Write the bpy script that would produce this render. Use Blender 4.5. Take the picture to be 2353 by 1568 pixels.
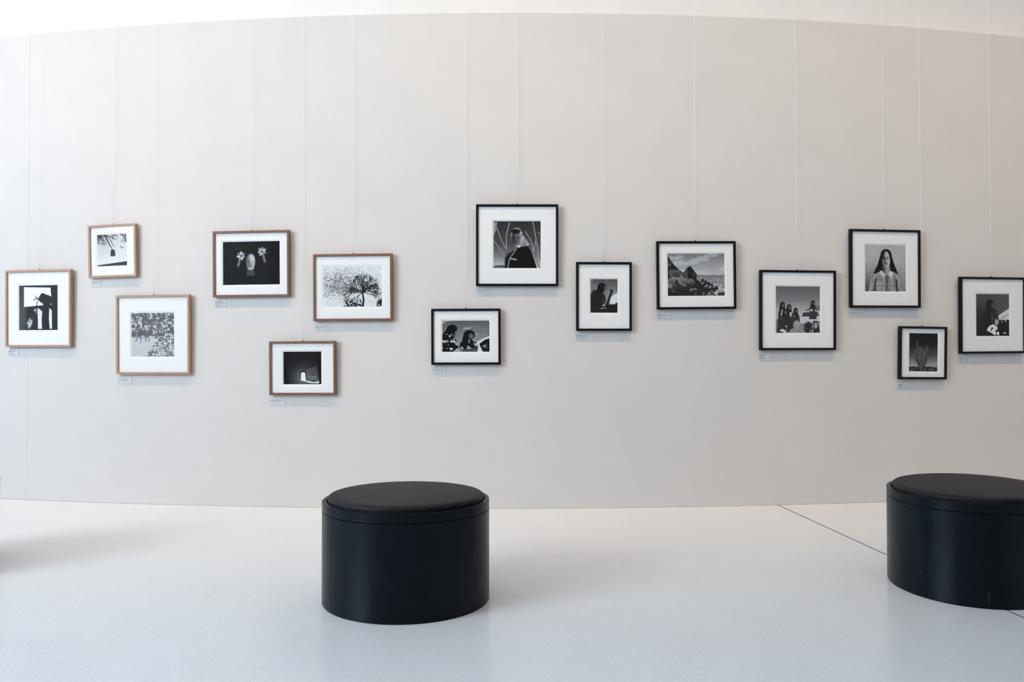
import bpy, bmesh, math, random
import numpy as np
from mathutils import Matrix, Vector

# ------------------------------------------------------------------ clear
for o in list(bpy.data.objects):
    bpy.data.objects.remove(o, do_unlink=True)
SC = bpy.context.scene
COL = SC.collection
RAD = math.radians

# ------------------------------------------------------------------ camera
PITCH, ROLL, CAM_H = RAD(0.9), RAD(-0.109), 1.11
cp, sp, cr, sr = math.cos(PITCH), math.sin(PITCH), math.cos(ROLL), math.sin(ROLL)
cam_d = bpy.data.cameras.new('camera')
cam_d.sensor_width = 36.0
cam_d.lens = 36.0 * 1700.0 / 2353.0
cam_d.clip_start = 0.05
cam_d.clip_end = 200
cam = bpy.data.objects.new('camera', cam_d)
COL.objects.link(cam)
_r = Vector((cr, -sp * sr, cp * sr))
_u = Vector((-sr, -sp * cr, cp * cr))
_b = Vector((0, -cp, -sp))
cam.matrix_world = Matrix(((_r.x, _u.x, _b.x, 0), (_r.y, _u.y, _b.y, 0), (_r.z, _u.z, _b.z, CAM_H), (0, 0, 0, 1)))
SC.camera = cam

# ------------------------------------------------------------------ sky light and exposure
world = bpy.data.worlds.new('sky')
SC.world = world
world.use_nodes = True
bg = world.node_tree.nodes['Background']
bg.inputs['Color'].default_value = (0.80, 0.90, 1.0, 1)
bg.inputs['Strength'].default_value = 24.0
SC.view_settings.view_transform = 'Standard'
SC.view_settings.look = 'None'
SC.view_settings.gamma = 1.0
SC.view_settings.use_curve_mapping = False
SC.view_settings.exposure = 0.07
WASH_POWER = 9.5
WASH_COLOUR = (1.0, 0.70, 0.43)


def portal(name, loc, rot, sx, sy):
    d = bpy.data.lights.new(name, 'AREA')
    d.shape = 'RECTANGLE'
    d.size, d.size_y = sx, sy
    d.cycles.is_portal = True
    o = bpy.data.objects.new(name, d)
    COL.objects.link(o)
    o.location = loc
    o.rotation_euler = rot
    return o


# room extents
XL, XR, YB, CEIL = -10.0, 8.5, -9.5, 6.8
WIN_L = (-6.6, -0.1, 3.2, 6.4)
ADDED_L = (2.6, 7.4, 0.05, 2.7)  # unseen opening, added to put a blue sheen on the stools
portal('daylight_portal', (XL + 0.02, (WIN_L[0] + WIN_L[1]) / 2, (WIN_L[2] + WIN_L[3]) / 2), (0, RAD(-90), 0), WIN_L[3] - WIN_L[2], WIN_L[1] - WIN_L[0])

# ------------------------------------------------------------------ wall geometry
D, R, X0, WALL_H = 5.279, 18.95, -0.06, 3.553


def wall_xy(deg, off=0.0):
    a = RAD(deg)
    r = R + off
    return X0 + r * math.sin(a), D + R - r * math.cos(a)


# ------------------------------------------------------------------ materials
def mat(name, col=(0.8, 0.8, 0.8), rough=0.5, spec=0.5, metal=0.0):
    m = bpy.data.materials.new(name)
    m.use_nodes = True
    b = m.node_tree.nodes['Principled BSDF']
    b.inputs['Base Color'].default_value = (*col, 1)
    b.inputs['Roughness'].default_value = rough
    b.inputs['Specular IOR Level'].default_value = spec
    b.inputs['Metallic'].default_value = metal
    return m


def N(m, kind, **kw):
    n = m.node_tree.nodes.new(kind)
    for k, v in kw.items():
        if k in n.inputs:
            n.inputs[k].default_value = v
        else:
            setattr(n, k, v)
    return n


def L(m, a, b):
    m.node_tree.links.new(a, b)


def bsdf(m):
    return m.node_tree.nodes['Principled BSDF']


def noise_tint(m, c0, c1, scale, detail=4.0, coord='Object', stretch=(1, 1, 1), lo=0.35, hi=0.65, bump=0.0, bdist=0.001):
    tc = N(m, 'ShaderNodeTexCoord')
    mp = N(m, 'ShaderNodeMapping')
    mp.inputs['Scale'].default_value = stretch
    nz = N(m, 'ShaderNodeTexNoise', Scale=scale, Detail=detail, Roughness=0.6)
    rp = N(m, 'ShaderNodeValToRGB')
    rp.color_ramp.elements[0].position = lo
    rp.color_ramp.elements[0].color = (*c0, 1)
    rp.color_ramp.elements[1].position = hi
    rp.color_ramp.elements[1].color = (*c1, 1)
    L(m, tc.outputs[coord], mp.inputs['Vector'])
    L(m, mp.outputs['Vector'], nz.inputs['Vector'])
    L(m, nz.outputs['Fac'], rp.inputs['Fac'])
    L(m, rp.outputs['Color'], bsdf(m).inputs['Base Color'])
    if bump:
        bp = N(m, 'ShaderNodeBump', Strength=bump, Distance=bdist)
        L(m, nz.outputs['Fac'], bp.inputs['Height'])
        L(m, bp.outputs['Normal'], bsdf(m).inputs['Normal'])
    return nz, rp


M_WALL = mat('greige_wall_paint', rough=0.75, spec=0.25)
noise_tint(M_WALL, (0.625, 0.612, 0.598), (0.645, 0.632, 0.618), 2.2, 5, bump=0.04, bdist=0.002)
M_WHITE = mat('white_plaster', rough=0.8, spec=0.2)
noise_tint(M_WHITE, (0.78, 0.775, 0.765), (0.81, 0.805, 0.795), 3.0, 4)
M_DARK = mat('charcoal_wall_paint', rough=0.8, spec=0.2)
noise_tint(M_DARK, (0.05, 0.05, 0.052), (0.06, 0.06, 0.062), 3.0, 4)
M_CORE = mat('dark_joint_filler', (0.045, 0.043, 0.042), 0.8, 0.2)
M_SEAM = mat('wall_core', (0.32, 0.31, 0.30), 0.8, 0.2)
M_ALU = mat('window_aluminium', (0.45, 0.46, 0.47), 0.4, 0.5, 0.6)
noise_tint(M_ALU, (0.42, 0.43, 0.44), (0.47, 0.48, 0.49), 20)


def floor_material():
    m = mat('white_terrazzo', rough=0.16, spec=0.5)
    nt = m.node_tree
    tc = N(m, 'ShaderNodeTexCoord')
    n1 = N(m, 'ShaderNodeTexNoise', Scale=1.3, Detail=6.0, Roughness=0.6)
    r1 = N(m, 'ShaderNodeValToRGB')
    r1.color_ramp.elements[0].position = 0.3
    r1.color_ramp.elements[0].color = (0.765, 0.765, 0.765, 1)
    r1.color_ramp.elements[1].position = 0.7
    r1.color_ramp.elements[1].color = (0.80, 0.80, 0.80, 1)
    L(m, tc.outputs['Object'], n1.inputs['Vector'])
    L(m, n1.outputs['Fac'], r1.inputs['Fac'])
    # fine grey and white aggregate
    v = N(m, 'ShaderNodeTexVoronoi', Scale=430.0)
    L(m, tc.outputs['Object'], v.inputs['Vector'])
    sx = N(m, 'ShaderNodeSeparateColor')
    L(m, v.outputs['Color'], sx.inputs['Color'])
    ra = N(m, 'ShaderNodeValToRGB')
    ra.color_ramp.interpolation = 'CONSTANT'
    e = ra.color_ramp.elements
    e[0].position = 0.0
    e[0].color = (0.78, 0.785, 0.795, 1)
    e[1].position = 0.10
    e[1].color = (0.97, 0.97, 0.97, 1)
    k = e.new(0.55)
    k.color = (1, 1, 1, 1)
    k = e.new(0.93)
    k.color = (1.03, 1.03, 1.03, 1)
    L(m, sx.outputs['Red'], ra.inputs['Fac'])
    mul = N(m, 'ShaderNodeMixRGB', blend_type='MULTIPLY')
    mul.inputs['Fac'].default_value = 0.75
    L(m, r1.outputs['Color'], mul.inputs['Color1'])
    L(m, ra.outputs['Color'], mul.inputs['Color2'])
    # rare dark specks and hairline scuffs
    n3 = N(m, 'ShaderNodeTexNoise', Scale=120.0, Detail=2.0, Roughness=0.6)
    L(m, tc.outputs['Object'], n3.inputs['Vector'])
    r3 = N(m, 'ShaderNodeValToRGB')
    r3.color_ramp.elements[0].position = 0.735
    r3.color_ramp.elements[0].color = (0, 0, 0, 1)
    r3.color_ramp.elements[1].position = 0.775
    r3.color_ramp.elements[1].color = (0.75, 0.75, 0.75, 1)
    L(m, n3.outputs['Fac'], r3.inputs['Fac'])
    mx = N(m, 'ShaderNodeMixRGB', blend_type='MIX')
    mx.inputs['Color2'].default_value = (0.10, 0.10, 0.10, 1)
    L(m, r3.outputs['Color'], mx.inputs['Fac'])
    L(m, mul.outputs['Color'], mx.inputs['Color1'])
    L(m, mx.outputs['Color'], bsdf(m).inputs['Base Color'])
    rr = N(m, 'ShaderNodeMapRange')
    rr.inputs['To Min'].default_value = 0.12
    rr.inputs['To Max'].default_value = 0.22
    L(m, n1.outputs['Fac'], rr.inputs['Value'])
    L(m, rr.outputs['Result'], bsdf(m).inputs['Roughness'])
    return m


M_FLOOR = floor_material()
M_STOOL = mat('black_satin_lacquer', rough=0.32, spec=0.17)
bsdf(M_STOOL).inputs['Specular Tint'].default_value = (0.72, 0.87, 1.0, 1)  # blue of reflected sky put into the sheen and base colour
noise_tint(M_STOOL, (0.0022, 0.0032, 0.0050), (0.0030, 0.0043, 0.0066), 6.0, 4)
M_LEATHER = mat('black_leather', rough=0.5, spec=0.14)
noise_tint(M_LEATHER, (0.009, 0.0088, 0.0085), (0.017, 0.0166, 0.016), 9.0, 8, bump=0.12, bdist=0.002)
M_SCRATCH = mat('pale_scratch', (0.10, 0.095, 0.09), 0.7)
noise_tint(M_SCRATCH, (0.03, 0.03, 0.03), (0.16, 0.15, 0.14), 90, 3)
M_BLACK = mat('black_frame_lacquer', rough=0.42, spec=0.18)
noise_tint(M_BLACK, (0.004, 0.004, 0.0045), (0.006, 0.006, 0.0065), 30, 3, stretch=(1, 8, 8))


def wood(name, c0, c1):
    m = mat(name, rough=0.5, spec=0.35)
    noise_tint(m, c0, c1, 9.0, 6, stretch=(1.0, 26, 26), lo=0.3, hi=0.7, bump=0.05, bdist=0.0006)
    return m


M_WOOD_L = wood('light_walnut', (0.34, 0.205, 0.145), (0.47, 0.305, 0.225))
M_WOOD_D = wood('dark_walnut', (0.135, 0.066, 0.043), (0.225, 0.12, 0.08))
M_MAT = mat('white_mat_board', rough=0.85, spec=0.15)
noise_tint(M_MAT, (0.85, 0.85, 0.855), (0.87, 0.87, 0.875), 40, 3)
M_PAPER = mat('photo_paper', rough=0.6, spec=0.3)
noise_tint(M_PAPER, (0.90, 0.90, 0.895), (0.92, 0.92, 0.915), 40, 2)
M_CARD = mat('white_card', rough=0.7, spec=0.2)
noise_tint(M_CARD, (0.66, 0.665, 0.675), (0.69, 0.695, 0.705), 60, 2)
M_INK = mat('printed_ink', rough=0.7, spec=0.2)
noise_tint(M_INK, (0.05, 0.05, 0.055), (0.09, 0.09, 0.095), 80, 2)
M_BACK = mat('backing_board', rough=0.8, spec=0.2)
noise_tint(M_BACK, (0.12, 0.09, 0.07), (0.16, 0.12, 0.09), 30, 3)
M_STEEL = mat('hook_steel', (0.06, 0.05, 0.045), 0.4, 0.5, 0.7)
noise_tint(M_STEEL, (0.05, 0.042, 0.038), (0.08, 0.07, 0.06), 60, 2)
M_WIRE = mat('pale_hanging_cord', rough=0.5, spec=0.4)
noise_tint(M_WIRE, (0.86, 0.855, 0.85), (0.90, 0.895, 0.89), 60, 2)
M_LAMP = mat('white_lamp_housing', rough=0.5, spec=0.4)
noise_tint(M_LAMP, (0.72, 0.72, 0.72), (0.78, 0.78, 0.78), 20, 2)


def glass_material(name='picture_glass', tint=(0.985, 0.99, 0.99)):
    m = bpy.data.materials.new(name)
    m.use_nodes = True
    nt = m.node_tree
    nt.nodes.remove(nt.nodes['Principled BSDF'])
    out = nt.nodes['Material Output']
    tr = nt.nodes.new('ShaderNodeBsdfTransparent')
    tr.inputs['Color'].default_value = (*tint, 1)
    gl = nt.nodes.new('ShaderNodeBsdfGlossy')
    gl.inputs['Roughness'].default_value = 0.04
    lw = nt.nodes.new('ShaderNodeLayerWeight')
    pw = nt.nodes.new('ShaderNodeMath')
    pw.operation = 'POWER'
    pw.inputs[1].default_value = 5.0
    nt.links.new(lw.outputs['Facing'], pw.inputs[0])
    fr = nt.nodes.new('ShaderNodeMapRange')     # coated picture glass, about one per cent per face
    fr.inputs['To Min'].default_value = 0.010
    fr.inputs['To Max'].default_value = 0.5
    nt.links.new(pw.outputs[0], fr.inputs['Value'])
    mx = nt.nodes.new('ShaderNodeMixShader')
    nt.links.new(fr.outputs['Result'], mx.inputs['Fac'])
    nt.links.new(tr.outputs['BSDF'], mx.inputs[1])
    nt.links.new(gl.outputs['BSDF'], mx.inputs[2])
    nt.links.new(mx.outputs['Shader'], out.inputs['Surface'])
    return m


M_GLASS = glass_material()
M_TINT = glass_material('blue_tinted_glass', (0.24, 0.32, 0.41))  # tint dims the sky through the added left glazing


def print_material():
    m = mat('silver_gelatin_print', rough=0.5, spec=0.08)
    a = N(m, 'ShaderNodeVertexColor')
    a.layer_name = 'tone'
    L(m, a.outputs['Color'], bsdf(m).inputs['Base Color'])
    return m


M_PRINT = print_material()


# ------------------------------------------------------------------ object helpers
def new_obj(name, verts, faces, material, parent=None, smooth=False):
    me = bpy.data.meshes.new(name)
    me.from_pydata([tuple(v) for v in verts], [], faces)
    me.validate()
    bm = bmesh.new()
    bm.from_mesh(me)
    bmesh.ops.recalc_face_normals(bm, faces=bm.faces)
    bm.to_mesh(me)
    bm.free()
    if smooth:
        me.shade_smooth()
    me.materials.append(material)
    o = bpy.data.objects.new(name, me)
    COL.objects.link(o)
    if parent is not None:
        o.parent = parent
    return o


def empty(name, mw=None, loc=None):
    o = bpy.data.objects.new(name, None)
    o.empty_display_size = 0.1
    COL.objects.link(o)
    if mw is not None:
        o.matrix_world = mw
    if loc is not None:
        o.location = loc
    return o


def tag(o, label=None, cat=None, group=None, kind=None):
    if label:
        o['label'] = label
    if cat:
        o['category'] = cat
    if group:
        o['group'] = group
    if kind:
        o['kind'] = kind
    return o


def box_vf(x0, x1, y0, y1, z0, z1):
    v = [(x0, y0, z0), (x1, y0, z0), (x1, y1, z0), (x0, y1, z0), (x0, y0, z1), (x1, y0, z1), (x1, y1, z1), (x0, y1, z1)]
    f = [(0, 3, 2, 1), (4, 5, 6, 7), (0, 1, 5, 4), (1, 2, 6, 5), (2, 3, 7, 6), (3, 0, 4, 7)]
    return v, f


def boxes(name, lst, material, parent=None):
    V, F = [], []
    for b in lst:
        v, f = box_vf(*b)
        n = len(V)
        V += v
        F += [tuple(i + n for i in q) for q in f]
    return new_obj(name, V, F, material, parent)


def bevel_obj(o, width, seg=2):
    bm = bmesh.new()
    bm.from_mesh(o.data)
    bmesh.ops.bevel(bm, geom=list(bm.edges), offset=width, segments=seg, affect='EDGES', profile=0.5)
    bm.to_mesh(o.data)
    bm.free()


def curved_slab(name, a0, a1, off0, off1, z0, z1, material, parent=None, step=0.2):
    n = max(2, int(round((a1 - a0) / step)) + 1)
    V, F = [], []
    for i in range(n):
        a = a0 + (a1 - a0) * i / (n - 1)
        for off, z in ((off1, z0), (off1, z1), (off0, z1), (off0, z0)):
            x, y = wall_xy(a, off)
            V.append((x, y, z))
    for i in range(n - 1):
        b = i * 4
        for k in range(4):
            F.append((b + k, b + (k + 1) % 4, b + 4 + (k + 1) % 4, b + 4 + k))
    F.append((0, 1, 2, 3))
    F.append(tuple((n - 1) * 4 + k for k in (3, 2, 1, 0)))
    return new_obj(name, V, F, material, parent)


# ------------------------------------------------------------------ the setting: floor
floor = boxes('floor', [(XL, XR, YB, 9.0, -0.12, -0.02)], M_CORE)
tag(floor, 'white polished terrazzo floor crossed by one thin dark joint', None, None, 'structure')
JA, JB = Vector((1.92886, 5.39552)), Vector((2.13355, 3.10390))


def joint_x(y):
    return JA.x + (JB.x - JA.x) * (y - JA.y) / (JB.y - JA.y)


def slab(name, side):
    g = 0.006
    y0, y1 = YB, 9.0
    if side < 0:
        P = [(XL, y0), (joint_x(y0) - g, y0), (joint_x(y1) - g, y1), (XL, y1)]
    else:
        P = [(joint_x(y0) + g, y0), (XR, y0), (XR, y1), (joint_x(y1) + g, y1)]
    V = [(x, y, -0.02) for x, y in P] + [(x, y, 0.0) for x, y in P]
    F = [(3, 2, 1, 0), (4, 5, 6, 7)] + [(i, (i + 1) % 4, (i + 1) % 4 + 4, i + 4) for i in range(4)]
    return new_obj(name, V, F, M_FLOOR, floor)


slab('floor_slab', -1)
slab('floor_slab', 1)
_y0, _y1, _g = YB, 9.0, 0.006
jv = [(joint_x(_y0) - _g, _y0, -0.02), (joint_x(_y0) + _g, _y0, -0.02), (joint_x(_y1) + _g, _y1, -0.02), (joint_x(_y1) - _g, _y1, -0.02)]
jv = jv + [(x, y, -0.0015) for x, y, z in jv]
tag(new_obj('joint_strip', jv, [(3, 2, 1, 0), (4, 5, 6, 7)] + [(i, (i + 1) % 4, (i + 1) % 4 + 4, i + 4) for i in range(4)], M_CORE, floor), 'dark rubber expansion joint')

# ------------------------------------------------------------------ the setting: curved gallery wall
SEAM = -11.03
A_L, A_R = -31.6, 26.8
wall = curved_slab('wall_back', A_L, A_R, -0.30, -0.016, 0.0, WALL_H - 0.01, M_SEAM, None, 0.4)
tag(wall, 'tall pale greige gallery wall bulging gently towards the room', None, None, 'structure')
curved_slab('wall_panel', A_L, SEAM - 0.0018, -0.02, 0.0, 0.0012, WALL_H, M_WALL, wall)
curved_slab('wall_panel', SEAM + 0.0018, A_R, -0.02, 0.0, 0.0012, WALL_H, M_WALL, wall)
curved_slab('wall_cap', A_L, A_R, -0.31, -0.018, WALL_H - 0.012, WALL_H, M_WHITE, wall, 0.4)
upper = curved_slab('wall_upper', A_L, A_R, -0.36, -0.29, 0.0, CEIL, M_WHITE, None, 0.4)
tag(upper, 'bright white upper wall set back above the greige gallery wall', None, None, 'structure')

ceiling = boxes('ceiling', [(XL - 0.2, XR + 0.2, YB - 0.2, 9.0, CEIL, CEIL + 0.15)], M_WHITE)
tag(ceiling, 'plain white ceiling high over the gallery', None, None, 'structure')

# side walls; the left one has a high band of windows
wl = boxes('wall_left', [(XL - 0.2, XL, YB, WIN_L[0], 0, CEIL), (XL - 0.2, XL, WIN_L[0], WIN_L[1], 0, WIN_L[2]),
                        (XL - 0.2, XL, WIN_L[0], WIN_L[1], WIN_L[3], CEIL), (XL - 0.2, XL, WIN_L[1], ADDED_L[0], 0, CEIL),
                        (XL - 0.2, XL, ADDED_L[0], ADDED_L[1], -0.02, ADDED_L[2]), (XL - 0.2, XL, ADDED_L[0], ADDED_L[1], ADDED_L[3], CEIL),
                        (XL - 0.2, XL, ADDED_L[1], 9.0, 0, CEIL)], M_WHITE)
tag(wl, 'white side wall with high glazing and added tinted glazing', None, None, 'structure')
tag(boxes('wall_right', [(XR, XR + 0.2, YB, 9.0, 0, CEIL)], M_WALL), 'plain greige side wall', None, None, 'structure')
wf = boxes('wall_front', [(XL, XR, YB - 0.2, YB, 0, CEIL)], M_DARK)
tag(wf, 'charcoal wall behind the viewer', None, None, 'structure')


def glazing(name, x, win, n, label, pane=M_GLASS):
    ya, yb, za, zb = win
    root = empty(name, loc=(x, (ya + yb) / 2, za))
    tag(root, label, None, None, 'structure')
    h, H = (yb - ya) / 2, zb - za
    boxes('window_frame', [(-0.04, 0.04, -h, h, 0, 0.06), (-0.04, 0.04, -h, h, H - 0.06, H)], M_ALU, root)
    for i in range(n + 1):
        y = -h + 2 * h * i / n
        boxes('mullion', [(-0.04, 0.04, max(-h, y - 0.03), min(h, y + 0.03), 0.06, H - 0.06)], M_ALU, root)
    for i in range(n):
        y0, y1 = -h + 2 * h * i / n + 0.03, -h + 2 * h * (i + 1) / n - 0.03
        boxes('window_pane', [(-0.004, 0.004, y0, y1, 0.06, H - 0.06)], pane, root)


glazing('window_1', XL - 0.1, WIN_L, 6, 'high clerestory glazing admitting daylight on the left side')
glazing('added_glazing_1', XL - 0.1, ADDED_L, 2, 'unseen blue tinted glazing added at the far left for the stool sheen', M_TINT)  # added light source, brightens the stool rims and left end

# ------------------------------------------------------------------ wall washer lamps above the frame
def wall_washer(deg):
    off, z = 2.1, 6.3
    x, y = wall_xy(deg, off)
    root = empty('wall_washer_lamp', loc=(x, y, z))
    root.rotation_euler = (0, 0, RAD(deg))
    boxes('housing', [(-0.55, 0.55, -0.05, 0.05, 0.02, 0.09)], M_LAMP, root)
    for s in (-0.4, 0.4):
        boxes('hanger_rod', [(s - 0.006, s + 0.006, -0.006, 0.006, 0.09, CEIL - z)], M_STEEL, root)
    d = bpy.data.lights.new('lamp_light', 'AREA')
    d.shape = 'RECTANGLE'
    d.size, d.size_y = 1.10, 0.07
    d.energy = WASH_POWER
    d.color = WASH_COLOUR
    d.spread = RAD(62)
    lo = bpy.data.objects.new('lamp_light', d)
    COL.objects.link(lo)
    lo.parent = root
    lo.location = (0, 0, 0.015)
    lo.rotation_euler = (RAD(26), 0, 0)
    tag(root, 'slim white linear wall washer lamp hung from the ceiling', 'lamp', 'linear lamps along the curved wall')


for i in range(13):
    wall_washer(-21.0 + 3.5 * i)


# ------------------------------------------------------------------ print tones (small monochrome pictures)
def smooth01(t):
    t = np.clip(t, 0, 1)
    return t * t * (3 - 2 * t)


class Pic:
    """monochrome canvas; x 0..1 to the right, y 0..1 downwards"""

    def __init__(s, w, h, base, seed=1):
        s.W, s.H = w, h
        s.a = np.full((h, w), float(base))
        s.x, s.y = np.meshgrid((np.arange(w) + 0.5) / w, (np.arange(h) + 0.5) / h)
        s.asp = w / h
        s.rng = np.random.RandomState(seed)
        s.px = 1.0 / w

    def put(s, m, v):
        s.a = s.a * (1 - m) + m * v

    def grad(s, stops, ax='y', m=None):
        t = s.y if ax == 'y' else s.x
        v = np.interp(t, [p for p, _ in stops], [c for _, c in stops])
        if m is None:
            s.a = v + 0 * s.a
        else:
            s.put(m, v)

    def noise(s, sc, octv=4, sx=1.0, sy=1.0):
        out = np.zeros_like(s.a)
        amp, tot = 1.0, 0.0
        for k in range(octv):
            f = sc * 2 ** k
            gx, gy = max(2, int(f * sx) + 2), max(2, int(f * sy / s.asp) + 2)
            g = s.rng.rand(gy + 1, gx + 1)
            u, v = s.x * (gx - 1), s.y * (gy - 1)
            i, j = u.astype(int), v.astype(int)
            fu, fv = smooth01(u - i), smooth01(v - j)
            out += amp * ((g[j, i] * (1 - fu) + g[j, i + 1] * fu) * (1 - fv) + (g[j + 1, i] * (1 - fu) + g[j + 1, i + 1] * fu) * fv)
            tot += amp
            amp *= 0.55
        return out / tot

    def ell(s, cx, cy, rx, ry, soft=0.08, ang=0.0):
        c, n = math.cos(ang), math.sin(ang)
        dx, dy = (s.x - cx), (s.y - cy) / s.asp
        u, v = dx * c + dy * n, -dx * n + dy * c
        d = np.sqrt((u / rx) ** 2 + (v / (ry / s.asp)) ** 2)
        return smooth01((1 + soft - d) / (2 * soft))

    def poly(s, pts):
        ins = np.zeros(s.a.shape, bool)
        n = len(pts)
        for i in range(n):
            x0, y0 = pts[i]
            x1, y1 = pts[(i + 1) % n]
            if y0 == y1:
                continue
            c = ((s.y >= min(y0, y1)) & (s.y < max(y0, y1)))
            xi = x0 + (s.y - y0) * (x1 - x0) / (y1 - y0)
            ins ^= c & (s.x < xi)
        return ins.astype(float)

    def line(s, pts, r0, r1):
        m = np.zeros_like(s.a)
        n = len(pts) - 1
        for i in range(n):
            ax, ay = pts[i]
            bx, by = pts[i + 1]
            dx, dy = bx - ax, (by - ay) / s.asp
            px, py = s.x - ax, (s.y - ay) / s.asp
            t = np.clip((px * dx + py * dy) / (dx * dx + dy * dy + 1e-9), 0, 1)
            d = np.hypot(px - t * dx, py - t * dy)
            r = r0 + (r1 - r0) * (i + t) / n
            m = np.maximum(m, smooth01((r - d) / (1.2 * s.px) + 0.5))
        return m

    def dots(s, pts, r):
        m = np.zeros_like(s.a)
        k = int(r * s.W) + 2
        for (cx, cy), rr in zip(pts, s.rng.uniform(0.5, 1.2, len(pts)) * r):
            ix, iy = int(cx * s.W), int(cy * s.H)
            sl = (slice(max(0, iy - k), iy + k + 1), slice(max(0, ix - k), ix + k + 1))
            d = np.hypot(s.x[sl] - cx, (s.y[sl] - cy) / s.asp)
            m[sl] = np.maximum(m[sl], smooth01((rr - d) / (1.2 * s.px) + 0.5))
        return m

    def twigs(s, x, y, ang, ln, r, depth, spread=0.55):
        m = np.zeros_like(s.a)
        stack = [(x, y, ang, ln, r, depth)]
        while stack:
            x, y, a, l, r, d = stack.pop()
            a2 = a + s.rng.uniform(-.25, .25)
            x1, y1 = x + l * math.cos(a2), y - l * math.sin(a2) * s.asp
            m = np.maximum(m, s.line([(x, y), (x1, y1)], r, r * 0.7))
            if d > 0:
                for k in range(2 if s.rng.rand() < 0.7 else 3):
                    stack.append((x1, y1, a2 + s.rng.uniform(-spread, spread), l * s.rng.uniform(.62, .85), r * .66, d - 1))
        return m

    def done(s):
        a = np.clip(s.a, 0.03, 0.97)
        return a


def pic_windowed_trunk(w, h):
    p = Pic(w, h, 0.13, 3)
    p.put(p.ell(0.08, 0.6, 0.10, 0.7, 0.6), 0.27)
    p.put(p.poly([(.13, .035), (.82, .055), (.85, .43), (.13, .48)]), 0.95)
    p.put(p.poly([(.485, .50), (.60, .58), (.615, .97), (.49, .97)]), 0.90)
    p.put(p.poly([(.72, .44), (.85, .57), (.855, .97), (.78, .97)]), 0.92)
    m = p.line([(.70, 1.0), (.68, .75), (.70, .5), (.74, .33), (.62, .25)], .10, .075)
    m = np.maximum(m, p.ell(.70, .32, .19, .11, .1, .2))
    m = np.maximum(m, p.twigs(.62, .28, 3.4, .09, .016, 3, .5))
    p.put(m, 0.12)
    p.put(p.ell(.27, .85, .065, .12, .4, .4) * (p.noise(14) > .42), 0.75)
    p.put(p.ell(.43, .58, .05, .06, .4) * (p.noise(18) > .5), 0.7)
    return p.done()


def pic_branches(w, h):
    p = Pic(w, h, 0.86, 5)
    p.grad([(0, .80), (.5, .86), (1, .90)])
    p.put(p.ell(.05, .2, .45, .5, .8) * .5, 0.72)
    m = p.line([(.24, -.02), (.34, .16), (.43, .34), (.50, .46)], .026, .010)
    m = np.maximum(m, p.line([(.40, .10), (.50, .26), (.54, .36), (.62, .40)], .012, .005))
    m = np.maximum(m, p.line([(.32, .04), (.52, .10), (.70, .20)], .012, .004))
    for sx, a in ((.02, -1.3), (.10, -1.5), (.18, -1.2), (.30, -.7), (.42, -.45), (.55, -.25), (.68, -.3), (.80, -.6), (.92, -1.1), (.98, -1.6)):
        m = np.maximum(m, p.twigs(sx, -.02, a, .10, .010, 5, .6))
    p.put(m, 0.16)
    p.put(p.ell(.15, .06, .2, .12, .5) * (p.noise(24) > .47), 0.2)
    p.put(p.line([(.50, .46), (.51, .5)], .006, .006), .17)
    p.put(p.poly([(.455, .50), (.50, .475), (.57, .48), (.60, .53), (.61, .66), (.585, .70), (.53, .685), (.49, .70), (.44, .67), (.45, .56)]), 0.17)
    p.put(p.line([(.79, .39), (.84, .43), (.90, .425)], .012, .006), 0.15)
    p.put(p.line([(.84, .43), (.82, .47)], .008, .004), 0.15)
    p.put(p.poly([(0, .955), (1, .86), (1, .985), (0, .99)]), 0.17)
    return p.done()


def pic_garden(w, h):
    p = Pic(w, h, 0.5, 8)
    n, n2, n3 = p.noise(16, 4), p.noise(40, 2), p.noise(60, 2)
    p.a = .24 + .50 * smooth01((.6 * n + .4 * n2 - .54) / .07)
    for i in range(60):
        cx, cy = p.rng.rand(), p.rng.rand() * .56
        p.put(p.ell(cx, cy, p.rng.uniform(.02, .045), p.rng.uniform(.006, .014), .3, p.rng.rand() * 3.1), p.rng.uniform(.6, .9))
    ground = smooth01((p.y - .54 - .12 * (p.noise(6) - .5) - .10 * np.maximum(0, p.x - .4)) / .05)
    p.put(ground, .74 + .30 * (n3 - .5))
    bush = smooth01((p.x * .95 + p.y * .80 - 1.06 + .30 * (n - .5)) / .06) * (p.y > .48)
    p.put(bush, .24 + .62 * smooth01((.5 * n2 + .5 * n3 - .50) / .06))
    for i in range(70):
        cx, cy = p.rng.uniform(.5, 1), p.rng.uniform(.62, 1)
        if cx * .95 + cy * .8 > 1.12:
            p.put(p.ell(cx, cy, .018, .016, .3), p.rng.uniform(.55, .92))
    p.put(p.ell(.26, .46, .13, .055, .25), .24)
    for x0, x1 in ((.17, .10), (.20, .22), (.34, .33), (.38, .42)):
        p.put(p.line([(x0, .48), ((x0 + x1) / 2 + .01, .57), (x1, .66)], .014, .007), .22)
    return p.done()


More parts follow.
